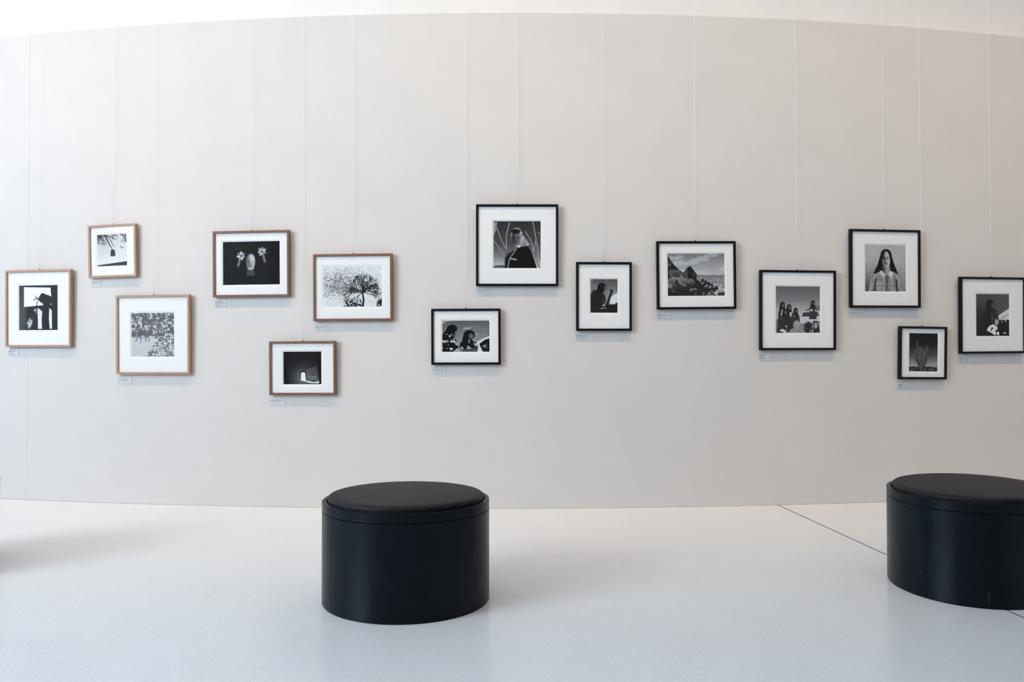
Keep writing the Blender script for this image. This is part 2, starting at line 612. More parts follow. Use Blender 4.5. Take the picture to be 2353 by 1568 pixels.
def pic_blossoms(w, h):
    p = Pic(w, h, 0.07, 11)
    p.a = .05 + .05 * p.noise(5)
    p.put(p.poly([(.15, .03), (.175, .03), (.28, .20), (.25, .20)]), .17)
    p.put(p.poly([(.43, .68), (.56, .68), (.60, .80), (.40, .80)]), .25)          # neck
    p.put(p.ell(.5, .93, .34, .26, .15), .065)                                      # dark jumper
    p.put(p.ell(.49, .45, .13, .28, .3), .04)                                     # dark hair
    face(p, .49, .48, .078, .19, .66, .34)
    p.put(p.ell(.515, .40, .05, .10, .5) * .7, .80)
    p.put(p.ell(.49, .62, .05, .04, .5) * .6, .74)
    # two pale blossoms on stems beside the head
    for cx, cy, s in ((.32, .33, -1), (.69, .24, 1)):
        p.put(p.line([(cx, cy), (cx + .05 * s, cy + .22)], .012, .022), .46)
        for k in range(7):
            a = k * .9 + .3
            p.put(p.ell(cx + .042 * math.cos(a), cy + .058 * math.sin(a), .036, .028, .4, a), .50 + .35 * p.rng.rand())
        p.put(p.ell(cx, cy, .02, .028, .4), .34)
    p.put(p.poly([(.44, .66), (.54, .66), (.575, .79), (.41, .79)]), .27)
    p.put(p.ell(.49, .63, .05, .03, .5) * .6, .66)
    return p.done()


def pic_tree(w, h):
    p = Pic(w, h, 0.90, 14)
    p.a = .86 + .08 * p.noise(6)
    q = p.rng.randn(2100, 2)
    pts = [(x, y) for x, y in zip(.28 + .19 * q[:, 0], .45 + .19 * q[:, 1]) if 0 < x < .98 and 0.02 < y < .97]
    p.put(p.dots(pts, .0046), .22)
    pts = [(x, y) for x, y in zip(p.rng.rand(420), p.rng.rand(420) * .8)]
    p.put(p.dots(pts, .0042), .3)
    p.put(p.line([(.672, 1.0), (.69, .84), (.675, .70), (.69, .52)], .017, .010), .10)
    m = np.zeros_like(p.a)
    for a, l in ((.5, .10), (.9, .10), (1.3, .10), (1.7, .10), (2.1, .10), (2.6, .105), (.15, .105), (2.95, .11), (-.25, .09), (-2.8, .09)):
        m = np.maximum(m, p.twigs(.685, .64, a, l, .008, 5, .65))
    p.put(m, .12)
    ang, rad = p.rng.uniform(-.35, 3.5, 900), np.sqrt(p.rng.rand(900))
    p.put(p.dots([(.69 + .25 * r_ * math.cos(a_) , .60 - .40 * r_ * max(-.4, math.sin(a_)) * (.7 + .3 * math.cos(a_ * 3))) for a_, r_ in zip(ang, rad)], .0065), .13)
    for cx, rx in ((.46, .11), (.97, .06), (.62, .04)):
        p.put(p.ell(cx, .97, rx, .15, .4) * (p.noise(34) > .46), .12)
    return p.done()


def pic_vault(w, h):
    p = Pic(w, h, 0.1, 17)
    d = np.hypot(p.x - .50, (p.y - .80) / p.asp)
    p.a = .10 + .42 * np.exp(-(d / .23) ** 1.25) + .03 * (p.noise(7) - .5)
    p.a *= 1 - .75 * p.poly([(0, 0), (.05, .45), (.16, 1), (0, 1)])
    p.put(p.poly([(.86, .30), (.96, .42), (.90, .7), (.95, .96), (1, 1), (1, .2)]) * .8, .07)
    p.put(p.poly([(.60, .55), (.86, .45), (.93, .7), (.93, .93), (.60, .88)]) * .6, .40)
    p.put(p.ell(.52, .66, .085, .07, .1), .12)
    p.put(p.poly([(.44, .66), (.60, .66), (.61, .9), (.44, .9)]), .12)
    p.put(p.ell(.52, .68, .058, .05, .08), .95)
    p.put(p.poly([(.465, .68), (.575, .68), (.595, .895), (.455, .895)]), .95)
    p.put(p.poly([(.46, .88), (.60, .885), (.80, .935), (.95, .90), (.93, .975), (.70, .965)]), .88)
    for k in range(3):
        p.put(p.line([(.66 + .08 * k, .75), (.74 + .07 * k, .86)], .012, .006), .66)
    return p.done()


def face(p, cx, cy, rx, ry, tone, shade, eyes=True):
    p.put(p.ell(cx, cy, rx, ry, .10), tone)
    p.put(p.ell(cx - rx * .55, cy, rx * .5, ry * .9, .5) * .75, shade)
    if eyes:
        for s in (-1, 1):
            p.put(p.ell(cx + s * rx * .40, cy - ry * .10, rx * .24, ry * .10, .5) * .8, shade * .5)
        p.put(p.ell(cx + rx * .02, cy + ry * .20, rx * .15, ry * .22, .5) * .5, shade)
        p.put(p.ell(cx, cy + ry * .52, rx * .34, ry * .08, .5) * .8, shade * .6)


def pic_scarf(w, h):
    p = Pic(w, h, 0.3, 21)
    p.grad([(0, .20), (.45, .30), (.75, .50), (.93, .74), (1, .8)])
    p.put((p.y > .955 - .02 * np.sin(p.x * 9)) * (p.x < .4), .36)
    for pts in ([(.07, .14), (.17, .40), (.27, .58)], [(0, .40), (.14, .58), (.29, .80)], [(.34, .03), (.27, .32), (.28, .60)],
                [(.83, 0), (.89, .3), (.97, .75), (1, .9)], [(.68, .22), (.80, .42), (.86, .68)], [(.90, .40), (.84, .72), (.97, 1)], [(.95, .24), (1, .29)]):
        p.put(p.line(pts, .010, .010), .66)
        p.put(p.line([(a + .012, b) for a, b in pts], .005, .005), .25)
    p.put(p.poly([(0, .02), (.08, .02), (.05, .2), (0, .33)]), .6)
    p.put(p.poly([(.24, 1), (.27, .84), (.40, .64), (.56, .55), (.74, .54), (.82, .70), (.92, 1)]), .09)
    p.put(p.ell(.36, .86, .12, .18, .3), .10)
    p.put(p.line([(.30, 1), (.34, .8), (.48, .60)], .010, .010), .62)
    p.put(p.line([(.37, .80), (.48, .82)], .012, .012), .78)
    m = np.maximum(p.ell(.49, .33, .13, .19, .06), p.poly([(.38, .30), (.62, .28), (.70, .40), (.77, .50), (.62, .54), (.46, .56), (.42, .45)]))
    p.put(m, .62 + .5 * (p.noise(20, 2) - .5))
    face(p, .475, .37, .095, .155, .42, .2)
    p.put(p.ell(.47, .22, .10, .05, .2), .12)
    p.put(p.ell(.54, .54, .03, .025, .3), .85)
    return p.done()


def flower_cloth(p, m, lo=.10, hi=.62, sc=16):
    n = p.noise(sc, 2)
    p.put(m, lo + (hi - lo) * smooth01((n - .55) / .06))


def pic_two_figures(w, h):
    p = Pic(w, h, 0.5, 25)
    p.grad([(0, .38), (.5, .52), (1, .66)])
    c = smooth01((p.noise(5, 4, 1, 2.4) - .56) / .12)
    p.put(c * .6 * (p.y < .5), .78)
    p.put(p.poly([(.72, 1), (.74, .68), (.86, .58), (1, .50), (1, 1)]), .88)
    p.put(p.poly([(.78, .75), (.90, .62), (1, .57), (1, 1), (.86, 1)]), .10)
    for a in (.2, .5, .8):
        p.put(p.line([(.86, .82), (.94, .72 + a * .2)], .008, .005), .7)
    flower_cloth(p, p.poly([(0, 1), (0, .44), (.10, .38), (.24, .46), (.30, .66), (.34, .86), (.32, 1)]), .10, .80, 18)
    p.put(p.poly([(0, 1), (0, .74), (.12, .66), (.26, .72), (.33, .9), (.30, 1)]) * (p.noise(22, 2) < .58), .10)
    p.put(np.maximum(p.ell(.21, .26, .11, .13, .08), p.poly([(.12, .22), (.30, .28), (.30, .52), (.24, .44), (.02, .42)])), .08)
    p.put(p.ell(.29, .42, .022, .09, .4), .45)
    flower_cloth(p, p.poly([(.34, 1), (.38, .72), (.46, .56), (.66, .58), (.76, .8), (.74, 1)]), .12, .72, 18)
    p.put(p.ell(.57, .46, .12, .155, .08), .09)
    p.put(p.poly([(.40, .8), (.44, .5), (.56, .56), (.50, .95)]), .10)
    p.put(p.ell(.61, .50, .05, .09, .4), .40)
    p.put(p.poly([(.42, .93), (.72, .88), (.74, 1), (.40, 1)]), .30)
    return p.done()


def pic_raised_hand(w, h):
    p = Pic(w, h, 0.5, 29)
    p.grad([(0, .32), (.45, .52), (.8, .66), (1, .6)])
    p.put(smooth01((p.noise(4) - .5) / .2) * .4, .62)
    p.put(p.poly([(.70, .55), (1, .40), (1, .70), (.86, .76), (.72, .72)]), .90)
    p.put(p.poly([(0, 1), (0, .45), (.10, .34), (.34, .30), (.52, .44), (.58, .66), (.50, .82), (.60, 1)]), .14)
    p.put(np.maximum(p.ell(.42, .24, .16, .13, .08), p.poly([(.28, .22), (.56, .24), (.46, .42), (.20, .42)])), .10)
    p.put(p.ell(.54, .27, .035, .065, .4), .36)
    p.put(p.poly([(.44, .44), (.56, .42), (.58, .70), (.46, .74)]) * (p.noise(16) > .52), .36)
    p.put(p.line([(.60, .80), (.70, .56), (.77, .40)], .055, .035), .16)
    p.put(p.ell(.78, .355, .06, .05, .3), .15)
    p.put(p.poly([(.38, .82), (.66, .76), (1, .74), (1, 1), (.3, 1)]), .13)
    p.put(p.poly([(.42, .80), (.52, .74), (.52, .80)]), .85)
    p.put(p.line([(.38, .87), (.60, .86)], .014, .008), .75)
    p.put(p.poly([(.86, .76), (1, .68), (1, .76)]), .2)
    return p.done()


def pic_hillside(w, h):
    p = Pic(w, h, 0.6, 33)
    p.grad([(0, .48), (.25, .62), (.50, .76), (1, .7)])
    c = smooth01((p.noise(4, 4, 1, 3) - .52) / .15)
    p.put(c * .5 * (p.y < .5), .86)
    ridge = .515 - .03 * p.noise(7, 3, 1.4, .3)
    p.put(smooth01((p.y - ridge) / .01), .50)
    plain = smooth01((p.y - .555) / .02)
    p.put(plain, .52 + .25 * smooth01((p.y - .56) / .25) + .2 * (p.noise(40, 2) - .5))
    pts = [(x, y) for x, y in zip(p.rng.rand(600), .66 + .34 * p.rng.rand(600)) if x > .5]
    p.put(p.dots(pts, .007), .22)
    hill = p.poly([(0, .04), (.06, .16), (.12, .28), (.20, .37), (.27, .46), (.36, .52), (.47, .56), (.55, .66), (.66, .80), (.78, .92), (.86, 1), (0, 1)])
    n = p.noise(9, 4)
    p.put(hill, .14 + .40 * smooth01((n - .45) / .25))
    p.put(p.poly([(.24, .52), (.30, .40), (.36, .31), (.41, .30), (.47, .42), (.53, .52), (.46, .60), (.30, .60)]), .13 + .16 * smooth01((p.noise(12) - .5) / .1))
    # boulders on the slope
    for cx, cy, rx, ry, t in ((.12, .47, .11, .09, .34), (.30, .68, .13, .10, .46), (.42, .72, .06, .10, .40), (.06, .66, .07, .08, .44), (.20, .86, .14, .09, .20)):
        p.put(p.ell(cx, cy, rx, ry, .12, .3), t)
        p.put(p.ell(cx + rx * .3, cy + ry * .35, rx * .7, ry * .55, .35, .3) * .6, t * .55)
    sh = smooth01((p.noise(26, 3) - .47) / .05) * smooth01((p.y - .62 - .16 * np.abs(p.x - .55)) / .1) * (p.x > .3) * (p.x < .84)
    p.put(sh, .15)
    for cx, cy in ((.61, .64), (.66, .68), (.86, .82), (.72, .72), (.48, .56)):
        p.put(p.ell(cx, cy, .025, .045, .3), .14)
    p.put(p.ell(.94, .97, .07, .05, .2), .2)
    return p.done()


def pic_gathering(w, h):
    p = Pic(w, h, 0.5, 37)
    p.grad([(0, .36), (.3, .50), (.52, .70), (.6, .74), (1, .6)])
    p.put(p.poly([(.64, .52), (.82, .42), (1, .40), (1, .7), (.6, .7)]), .45)
    p.put(smooth01((p.y - .70) / .02), .52 + .2 * (p.noise(20) - .5))
    # pale van body with dark glass
    p.put(p.poly([(.54, .72), (.56, .60), (.63, .53), (1, .52), (1, .74), (.75, .80), (.55, .80)]), .82)
    p.put(p.poly([(.58, .65), (.62, .56), (.78, .55), (.77, .65)]), .22)
    p.put(p.poly([(.82, .64), (.84, .55), (.95, .55), (.99, .64)]), .28)
    p.put(p.poly([(.84, .74), (.94, .74), (1, .98), (.86, 1)]), .12)
    p.put(p.ell(.905, .84, .04, .07, .2), .66)
    p.put(p.ell(.73, .88, .10, .12, .25) * (p.noise(22) > .38), .12)
    for cx, cy, s, t in ((.15, .40, 1.05, .5), (.30, .45, 1.0, .5), (.45, .52, .9, .18), (.21, .55, 1.1, .2), (.84, .35, .85, .5)):
        p.put(p.poly([(cx - .10 * s, cy + .42 * s), (cx - .09 * s, cy + .13 * s), (cx - .03 * s, cy + .05 * s), (cx + .05 * s, cy + .06 * s), (cx + .10 * s, cy + .16 * s), (cx + .10 * s, cy + .42 * s)]), .20)
        flower_cloth(p, p.poly([(cx - .09 * s, cy + .22 * s), (cx - .08 * s, cy + .11 * s), (cx + .06 * s, cy + .09 * s), (cx + .09 * s, cy + .22 * s)]), .14, .78 if t > .3 else .3, 20)
        p.put(p.ell(cx, cy, .055 * s, .065 * s, .1), .10)
        p.put(p.poly([(cx - .055 * s, cy), (cx + .05 * s, cy), (cx + .06 * s, cy + .10 * s), (cx - .075 * s, cy + .10 * s)]), .11)
        p.put(p.ell(cx + .012, cy + .01, .024 * s, .035 * s, .3), .36)
    p.put(p.poly([(.02, 1), (.04, .72), (.36, .68), (.40, .88), (.22, 1)]), .17)
    flower_cloth(p, p.poly([(.02, 1), (.04, .84), (.24, .80), (.27, 1)]), .16, .85, 18)
    p.put(p.ell(.47, .83, .075, .095, .12), .66)
    p.put(p.ell(.45, .86, .05, .06, .5) * .5, .5)
    p.put(p.poly([(.26, 1), (.36, .93), (.62, .92), (.66, 1)]), .55)
    return p.done()


def pic_portrait(w, h):
    p = Pic(w, h, 0.6, 41)
    p.a = .72 - .42 * smooth01((p.y - .25) / .85) * (1 - p.x * .55) + .06 * (p.noise(4) - .5)
    # hair behind the shoulders
    p.put(np.maximum(p.ell(.515, .22, .135, .13, .06), p.poly([(.385, .20), (.645, .20), (.71, .40), (.80, .60), (.86, .72), (.66, .66), (.36, .64), (.20, .62), (.30, .44)])), .05)
    p.put(p.poly([(.08, 1), (.13, .74), (.22, .63), (.40, .56), (.64, .56), (.80, .63), (.87, .74), (.93, 1)]), .58 + .42 * (p.noise(9, 3, 2.4, .7) - .5))
    p.put(p.poly([(.44, .44), (.60, .44), (.62, .58), (.53, .66), (.43, .57)]), .62)
    p.put(p.poly([(.44, .44), (.50, .46), (.50, .63), (.43, .57)]), .34)
    p.put(p.poly([(.39, .545), (.50, .635), (.445, .71), (.34, .60)]), .80)
    p.put(p.poly([(.63, .555), (.565, .635), (.635, .71), (.68, .60)]), .86)
    p.put(p.poly([(.50, .655), (.56, .64), (.575, .69), (.565, 1), (.49, 1)]), .40)
    face(p, .515, .31, .108, .175, .66, .34)
    p.put(p.ell(.575, .33, .04, .12, .6) * .6, .80)
    p.put(p.ell(.545, .21, .06, .05, .5) * .6, .76)
    for sx in (-1, 1):
        p.put(p.line([(.515 + sx * .02, .265), (.515 + sx * .07, .262)], .006, .004), .14)
        p.put(p.ell(.515 + sx * .045, .29, .02, .010, .4), .12)
    p.put(p.line([(.48, .405), (.55, .405)], .008, .006), .24)
    p.put(p.poly([(.40, .20), (.515, .10), (.46, .22), (.415, .34), (.43, .50), (.33, .58), (.30, .44)]), .05)
    p.put(p.poly([(.515, .10), (.635, .20), (.66, .38), (.76, .58), (.66, .57), (.60, .48), (.618, .34), (.585, .20)]), .05)
    for y in (.72, .80, .90):
        p.put(p.ell(.535, y, .012, .012, .3), .12)
    p.put(p.line([(.25, .89), (.44, .87)], .006, .006), .25)
    p.put(p.line([(.61, .88), (.78, .90)], .006, .006), .25)
    p.put(p.poly([(.20, 1), (.24, .72), (.28, .72), (.26, 1)]), .24)
    p.put(p.poly([(.76, 1), (.75, .72), (.79, .74), (.82, 1)]), .24)
    return p.done()


def pic_cactus(w, h):
    p = Pic(w, h, 0.2, 45)
    p.grad([(0, .05), (.3, .11), (.6, .34), (.86, .66), (1, .6)])
    for x0, y1, d in ((.28, .23, 0), (.23, .46, 1), (.20, .55, 1), (.34, .38, 0), (.405, .41, 1), (.44, .36, 0), (.50, .43, 1), (.555, .42, 0), (.615, .32, 0), (.66, .40, 1), (.37, .50, 1), (.53, .52, 1), (.59, .48, 1)):
        bx = .45 + (x0 - .45) * .22
        pts = [(bx, .90), (x0 + (bx - x0) * .40, .76), (x0 + (bx - x0) * .06, .62), (x0, y1)]
        p.put(p.line(pts, .026, .022), .13)
        p.put(p.line([(a - .008, b) for a, b in pts], .009, .009), .46)
        p.put(p.line([(a + .006, b) for a, b in pts], .003, .003), .34)
        p.put(p.ell(x0 - .004, y1 - .002, .016, .014, .5), .60)
    g = smooth01((p.y - .885 + .03 * p.noise(12, 2, 1.5, .3)) / .01)
    p.put(g, .10 + .34 * smooth01((p.noise(36) - .5) / .08))
    p.put(p.poly([(.40, 1), (.41, .82), (.49, .82), (.50, 1)]), .42)
    p.put(p.poly([(.45, 1), (.45, .82), (.49, .82), (.50, 1)]), .22)
    p.put(p.line([(.84, .42), (.92, .38)], .008, .004), .10)
    p.put(p.line([(.13, .63), (.19, .64)], .006, .004), .2)
    return p.done()


def pic_dark_seated(w, h):
    p = Pic(w, h, 0.2, 49)
    p.grad([(0, .30), (.4, .34), (1, .2)])
    p.put(p.ell(.1, .8, .5, .5, .8), .13)
    p.put(p.poly([(.66, .52), (1, .34), (1, .62), (.70, .62)]), .86)
    p.put(p.line([(.76, .59), (.96, .48)], .012, .006), .45)
    p.put(p.poly([(.62, .63), (1, .61), (1, 1), (.6, 1)]), .09)
    p.put(p.poly([(.10, 1), (.18, .60), (.26, .38), (.46, .34), (.62, .38), (.68, .60), (.60, .80), (.46, 1)]), .12)
    p.put(np.maximum(p.ell(.42, .23, .115, .10, .1), p.poly([(.32, .2), (.52, .2), (.54, .36), (.30, .40)])), .07)
    p.put(p.ell(.49, .27, .035, .06, .4), .34)
    p.put(p.poly([(.44, .42), (.62, .42), (.66, .62), (.46, .70)]) * (p.noise(18) > .52), .28)
    p.put(p.ell(.62, .67, .06, .07, .3), .7)
    m = p.poly([(.30, .86), (.40, .76), (.52, .72), (.62, .76), (.68, .88), (.70, 1), (.56, .98), (.44, .92)])
    p.put(m * (p.noise(14) > .38), .93)
    p.put(p.ell(.78, .665, .016, .016, .3), .85)
    p.put(p.ell(.89, .64, .018, .025, .3), .85)
    p.put(p.ell(.86, .93, .05, .014, .3), .9)
    return p.done()


def srgb_lin(v):
    return np.where(v <= 0.04045, v / 12.92, ((v + 0.055) / 1.055) ** 2.4)


def print_mesh(fn, w, h, tint=(1, 1, 1), black=0.0):
    nx = max(40, int(round(w / 0.0024)))
    ny = max(40, int(round(h / 0.0024)))
    ss = 2
    a = fn(nx * ss, ny * ss)
    a = a.reshape(ny, ss, nx, ss).mean(axis=(1, 3))
    a = black + (1 - black) * a
    lin = srgb_lin(a) * 0.98
    me = bpy.data.meshes.new('photograph')
    gx, gy = np.meshgrid(np.linspace(-w / 2, w / 2, nx + 1), np.linspace(h / 2, -h / 2, ny + 1))
    co = np.stack([gx, gy, np.zeros_like(gx)], -1).reshape(-1, 3).astype(np.float32)
    i, j = np.meshgrid(np.arange(nx), np.arange(ny))
    b = (j * (nx + 1) + i).ravel()
    q = np.stack([b, b + nx + 1, b + nx + 2, b + 1], 1).astype(np.int32)
    me.vertices.add(len(co))
    me.vertices.foreach_set('co', co.ravel())
    me.loops.add(q.size)
    me.loops.foreach_set('vertex_index', q.ravel())
    me.polygons.add(len(q))
    me.polygons.foreach_set('loop_start', (np.arange(len(q)) * 4).astype(np.int32))
    me.update(calc_edges=True)
    at = me.color_attributes.new('tone', 'FLOAT_COLOR', 'CORNER')
    c = np.ones((len(q), 4, 4), np.float32)
    for k in range(3):
        c[:, :, k] = (lin.ravel() * tint[k])[:, None]
    at.data.foreach_set('color', c.ravel())
    me.materials.append(M_PRINT)
    return me


# ------------------------------------------------------------------ framed photographs
DEPTH, LIP, MAT_Z = 0.026, 0.0165, 0.016
COOL = (0.96, 0.99, 1.03)
rail_cache = {}


def rail_mesh(length, m):
    key = (round(length, 4), m.name)
    if key in rail_cache:
        return rail_cache[key]
    b, d, l = LIP, DEPTH, length / 2
    bm = bmesh.new()
    V = [bm.verts.new(p) for p in ((-l, 0, 0), (l, 0, 0), (l - b, b, 0), (-l + b, b, 0), (-l, 0, d), (l, 0, d), (l - b, b, d), (-l + b, b, d))]
    for f in ((0, 3, 2, 1), (4, 5, 6, 7), (0, 1, 5, 4), (1, 2, 6, 5), (2, 3, 7, 6), (3, 0, 4, 7)):
        bm.faces.new([V[i] for i in f])
    bmesh.ops.recalc_face_normals(bm, faces=bm.faces)
    ed = [e for e in bm.edges if abs(e.verts[0].co.z - d) < 1e-6 and abs(e.verts[1].co.z - d) < 1e-6 and abs(e.verts[0].co.y - e.verts[1].co.y) < 1e-6]
    bmesh.ops.bevel(bm, geom=ed, offset=0.0012, segments=2, affect='EDGES', profile=0.5)
    me = bpy.data.meshes.new('frame_rail')
    bm.to_mesh(me)
    bm.free()
    me.materials.append(m)
    rail_cache[key] = me
    return me


def ring(name, x0, x1, y0, y1, a0, a1, b0, b1, z0, z1, material, parent, bevel=0.0):
    """flat board with a rectangular window (a0..a1, b0..b1); window edge is bevelled"""
    O = [(x0, y0), (x1, y0), (x1, y1), (x0, y1)]
    I = [(a0, b0), (a1, b0), (a1, b1), (a0, b1)]
    J = [(a0 + bevel, b0 + bevel), (a1 - bevel, b0 + bevel), (a1 - bevel, b1 - bevel), (a0 + bevel, b1 - bevel)]
    V = [(x, y, z1) for x, y in O] + [(x, y, z1) for x, y in I] + [(x, y, z0) for x, y in J] + [(x, y, z0) for x, y in O]
    F = []
    for i in range(4):
        k = (i + 1) % 4
        F += [(i, k, 4 + k, 4 + i), (4 + i, 4 + k, 8 + k, 8 + i), (8 + i, 8 + k, 12 + k, 12 + i), (12 + i, 12 + k, k, i)]
    return new_obj(name, V, F, material, parent)


# wall angle (deg), height of the lower edge, width, height, turn in plane, forward lean, print rectangle relative to the centre
FRAMES = [
    (-10.673, 1.1585, 0.5706, 0.5826, -0.14, 0.88, -0.1728, -0.1626, 0.1632, 0.1756, 'L', pic_windowed_trunk, 0.05,
     'light walnut frame with dark silhouette against a white window, farthest left'),
    (-8.786, 1.6735, 0.3904, 0.3927, 0.92, 0.87, -0.1276, -0.1122, 0.1142, 0.1254, 'L', pic_branches, 0.08,
     'small square light walnut frame with bare branches against a pale sky'),
    (-7.793, 0.9562, 0.5819, 0.5816, 0.11, 0.84, -0.1751, -0.1614, 0.1647, 0.1612, 'L', pic_garden, 0.20,
     'large square light walnut frame with grey leafy garden picture and wide white mat'),
    (-5.516, 1.5167, 0.5736, 0.4789, 0.17, 0.84, -0.2150, -0.1506, 0.2123, 0.1626, 'D', pic_blossoms, 0.0,
     'wide walnut frame with nearly black picture holding pale shapes in its middle'),
    (-3.251, 1.3397, 0.5734, 0.4786, 0.17, 0.82, -0.2192, -0.1377, 0.2103, 0.1518, 'D', pic_tree, 0.02,
     'wide walnut frame with dark tree against a pale speckled sky'),
    (-4.357, 0.8086, 0.4874, 0.3865, 0.22, 0.81, -0.1421, -0.1159, 0.1363, 0.1185, 'D', pic_vault, 0.0,
     'low dark walnut frame with dark vault and small glowing white doorway'),
    (0.294, 1.5834, 0.5848, 0.5815, -0.09, 0.80, -0.1686, -0.1618, 0.1678, 0.1721, 'B', pic_scarf, 0.0,
     'large square black frame with portrait of a person wearing a headscarf, hung highest'),
    (-0.805, 1.0248, 0.4930, 0.3982, 0.11, 0.80, -0.1694, -0.1068, 0.1670, 0.1150, 'B', pic_two_figures, 0.0,
     'black landscape frame with two dark-haired figures under a cloudy sky, above the centre stool'),
    (2.162, 1.2639, 0.3978, 0.4904, -0.03, 0.80, -0.0965, -0.1154, 0.0978, 0.1244, 'B', pic_raised_hand, 0.02,
     'narrow upright black frame with dark figure raising one hand'),
    (4.192, 1.4194, 0.5790, 0.4885, 0.60, 0.82, -0.2086, -0.1475, 0.2085, 0.1559, 'B', pic_hillside, 0.04,
     'wide black frame with rocky hillside over a pale desert plain'),
    (6.471, 1.1240, 0.5799, 0.5808, 0.03, 0.83, -0.1666, -0.1642, 0.1707, 0.1737, 'B', pic_gathering, 0.04,
     'large square black frame with group of people beside a pale van'),
    (8.554, 1.4369, 0.5667, 0.5779, 0.29, 0.85, -0.1595, -0.1673, 0.1688, 0.1766, 'B', pic_portrait, 0.0,
     'large black frame with portrait of a long-haired person in a pale shirt'),
    (9.458, 0.9059, 0.3930, 0.3933, -0.68, 0.87, -0.1109, -0.1384, 0.1253, 0.1460, 'B', pic_cactus, 0.0,
     'small black frame with tall cactus against a dark sky'),
    (11.291, 1.0967, 0.5791, 0.5801, 0.40, 0.88, -0.1433, -0.1568, 0.1500, 0.1625, 'B', pic_dark_seated, 0.03,
     'black frame with very dark seated figure and white wedge, cut by the right edge'),
]
WOODS = {'L': M_WOOD_L, 'D': M_WOOD_D, 'B': M_BLACK}
WIRE_LABELS = [
    'pale cord above the farthest left walnut frame', 'pale cord above the small square walnut frame',
    'pale cord above the leafy garden picture', 'pale cord above the nearly black wide walnut picture',
    'pale cord above the dark tree picture', 'long pale cord above the glowing doorway picture',
    'pale cord above the headscarf portrait', 'long pale cord above the two dark-haired figures',
    'pale cord above the narrow upright black frame', 'pale cord above the rocky hillside picture',
    'pale cord above the picture of people beside a van', 'pale cord above the long-haired portrait',
    'long pale cord above the small cactus picture', 'pale cord above the rightmost black frame']


def cord(p0, p1, r, label):
    p0, p1 = Vector(p0), Vector(p1)
    d = (p1 - p0).normalized()
    s = d.cross(Vector((0, 1, 0))).normalized()
    t = d.cross(s)
    V, F = [], []
    n, k = 12, 6
    for i in range(n + 1):
        c = p0.lerp(p1, i / n)
        for j in range(k):
            a = 2 * math.pi * j / k
            V.append(c + r * (math.cos(a) * s + math.sin(a) * t))
    for i in range(n):
        for j in range(k):
            F.append((i * k + j, i * k + (j + 1) % k, (i + 1) * k + (j + 1) % k, (i + 1) * k + j))
    F.append(tuple(range(k)))
    F.append(tuple(n * k + j for j in range(k)))
    o = new_obj('hanging_cord', V, F, M_WIRE, None, True)
    tag(o, label, 'cord', 'cords holding the framed pictures')
    return o


def framed_photo(idx, th, z, w, h, phi, lean, px0, py0, px1, py1, tone, fn, black, label):
    a = RAD(th)
    n0 = Vector((math.sin(a), -math.cos(a), 0))
    t0 = Vector((math.cos(a), math.sin(a), 0))
    up = Vector((0, 0, 1))
    le, ph = RAD(lean), RAD(phi)
    u2 = up * math.cos(le) + n0 * math.sin(le)
    n = n0 * math.cos(le) - up * math.sin(le)
    t = t0 * math.cos(ph) + u2 * math.sin(ph)
    u = -t0 * math.sin(ph) + u2 * math.cos(ph)
    base = Vector((X0, D + R, z)) + n0 * (R + 0.006)
    mw = Matrix(((t.x, u.x, n.x, base.x), (t.y, u.y, n.y, base.y), (t.z, u.z, n.z, base.z), (0, 0, 0, 1)))
    root = empty('framed_photograph', mw)
    tag(root, label, 'picture frame', 'walnut framed photographs' if tone != 'B' else 'black framed photographs')
    m = WOODS[tone]
    for (cx, cy, rz, ln) in ((0, 0, 0, w), (w / 2, h / 2, 90, h), (0, h, 180, w), (-w / 2, h / 2, -90, h)):
        o = bpy.data.objects.new('frame_rail', rail_mesh(ln, m))
        COL.objects.link(o)
        o.parent = root
        o.location = (cx, cy, 0)
        o.rotation_euler = (0, 0, RAD(rz))
    iw, ih = w / 2 - LIP + 0.0005, h / 2 - LIP + 0.0005
    c = h / 2
    boxes('backing_board', [(-iw, iw, c - ih, c + ih, 0.002, 0.0045)], M_BACK, root)
    mg = 0.0085
    a0, a1, b0, b1 = px0 - mg, px1 + mg, c + py0 - mg * 1.35, c + py1 + mg
    paper = boxes('photo_paper', [(a0 - 0.01, a1 + 0.01, b0 - 0.01, b1 + 0.01, MAT_Z - 0.0045, MAT_Z - 0.0026)], M_PAPER, root)
    ring('mat_board', -iw, iw, c - ih, c + ih, a0, a1, b0, b1, MAT_Z - 0.0022, MAT_Z, M_MAT, root, 0.0016)
    pm = print_mesh(fn, px1 - px0, py1 - py0, COOL, black)
    po = bpy.data.objects.new('photograph', pm)
    COL.objects.link(po)
    po.parent = paper
    po.location = ((px0 + px1) / 2, c + (py0 + py1) / 2, MAT_Z - 0.0024)
    tag(po, 'black and white photographic print')
    boxes('glass_pane', [(-iw, iw, c - ih, c + ih, MAT_Z + 0.0012, MAT_Z + 0.003)], M_GLASS, root)
    boxes('hanger_hook', [(-0.0035, 0.0035, h, h + 0.009, 0.003, 0.007)], M_STEEL, root)
    top = mw @ Vector((0, h + 0.007, 0.005))
    x, y = wall_xy(th, 0.012)
    # nylon cords run straight up to the ceiling, past the top of the wall
    cord(top, (x, y, CEIL), 0.00085, WIRE_LABELS[idx])
    return root


for i, fr in enumerate(FRAMES):
    framed_photo(i, *fr)

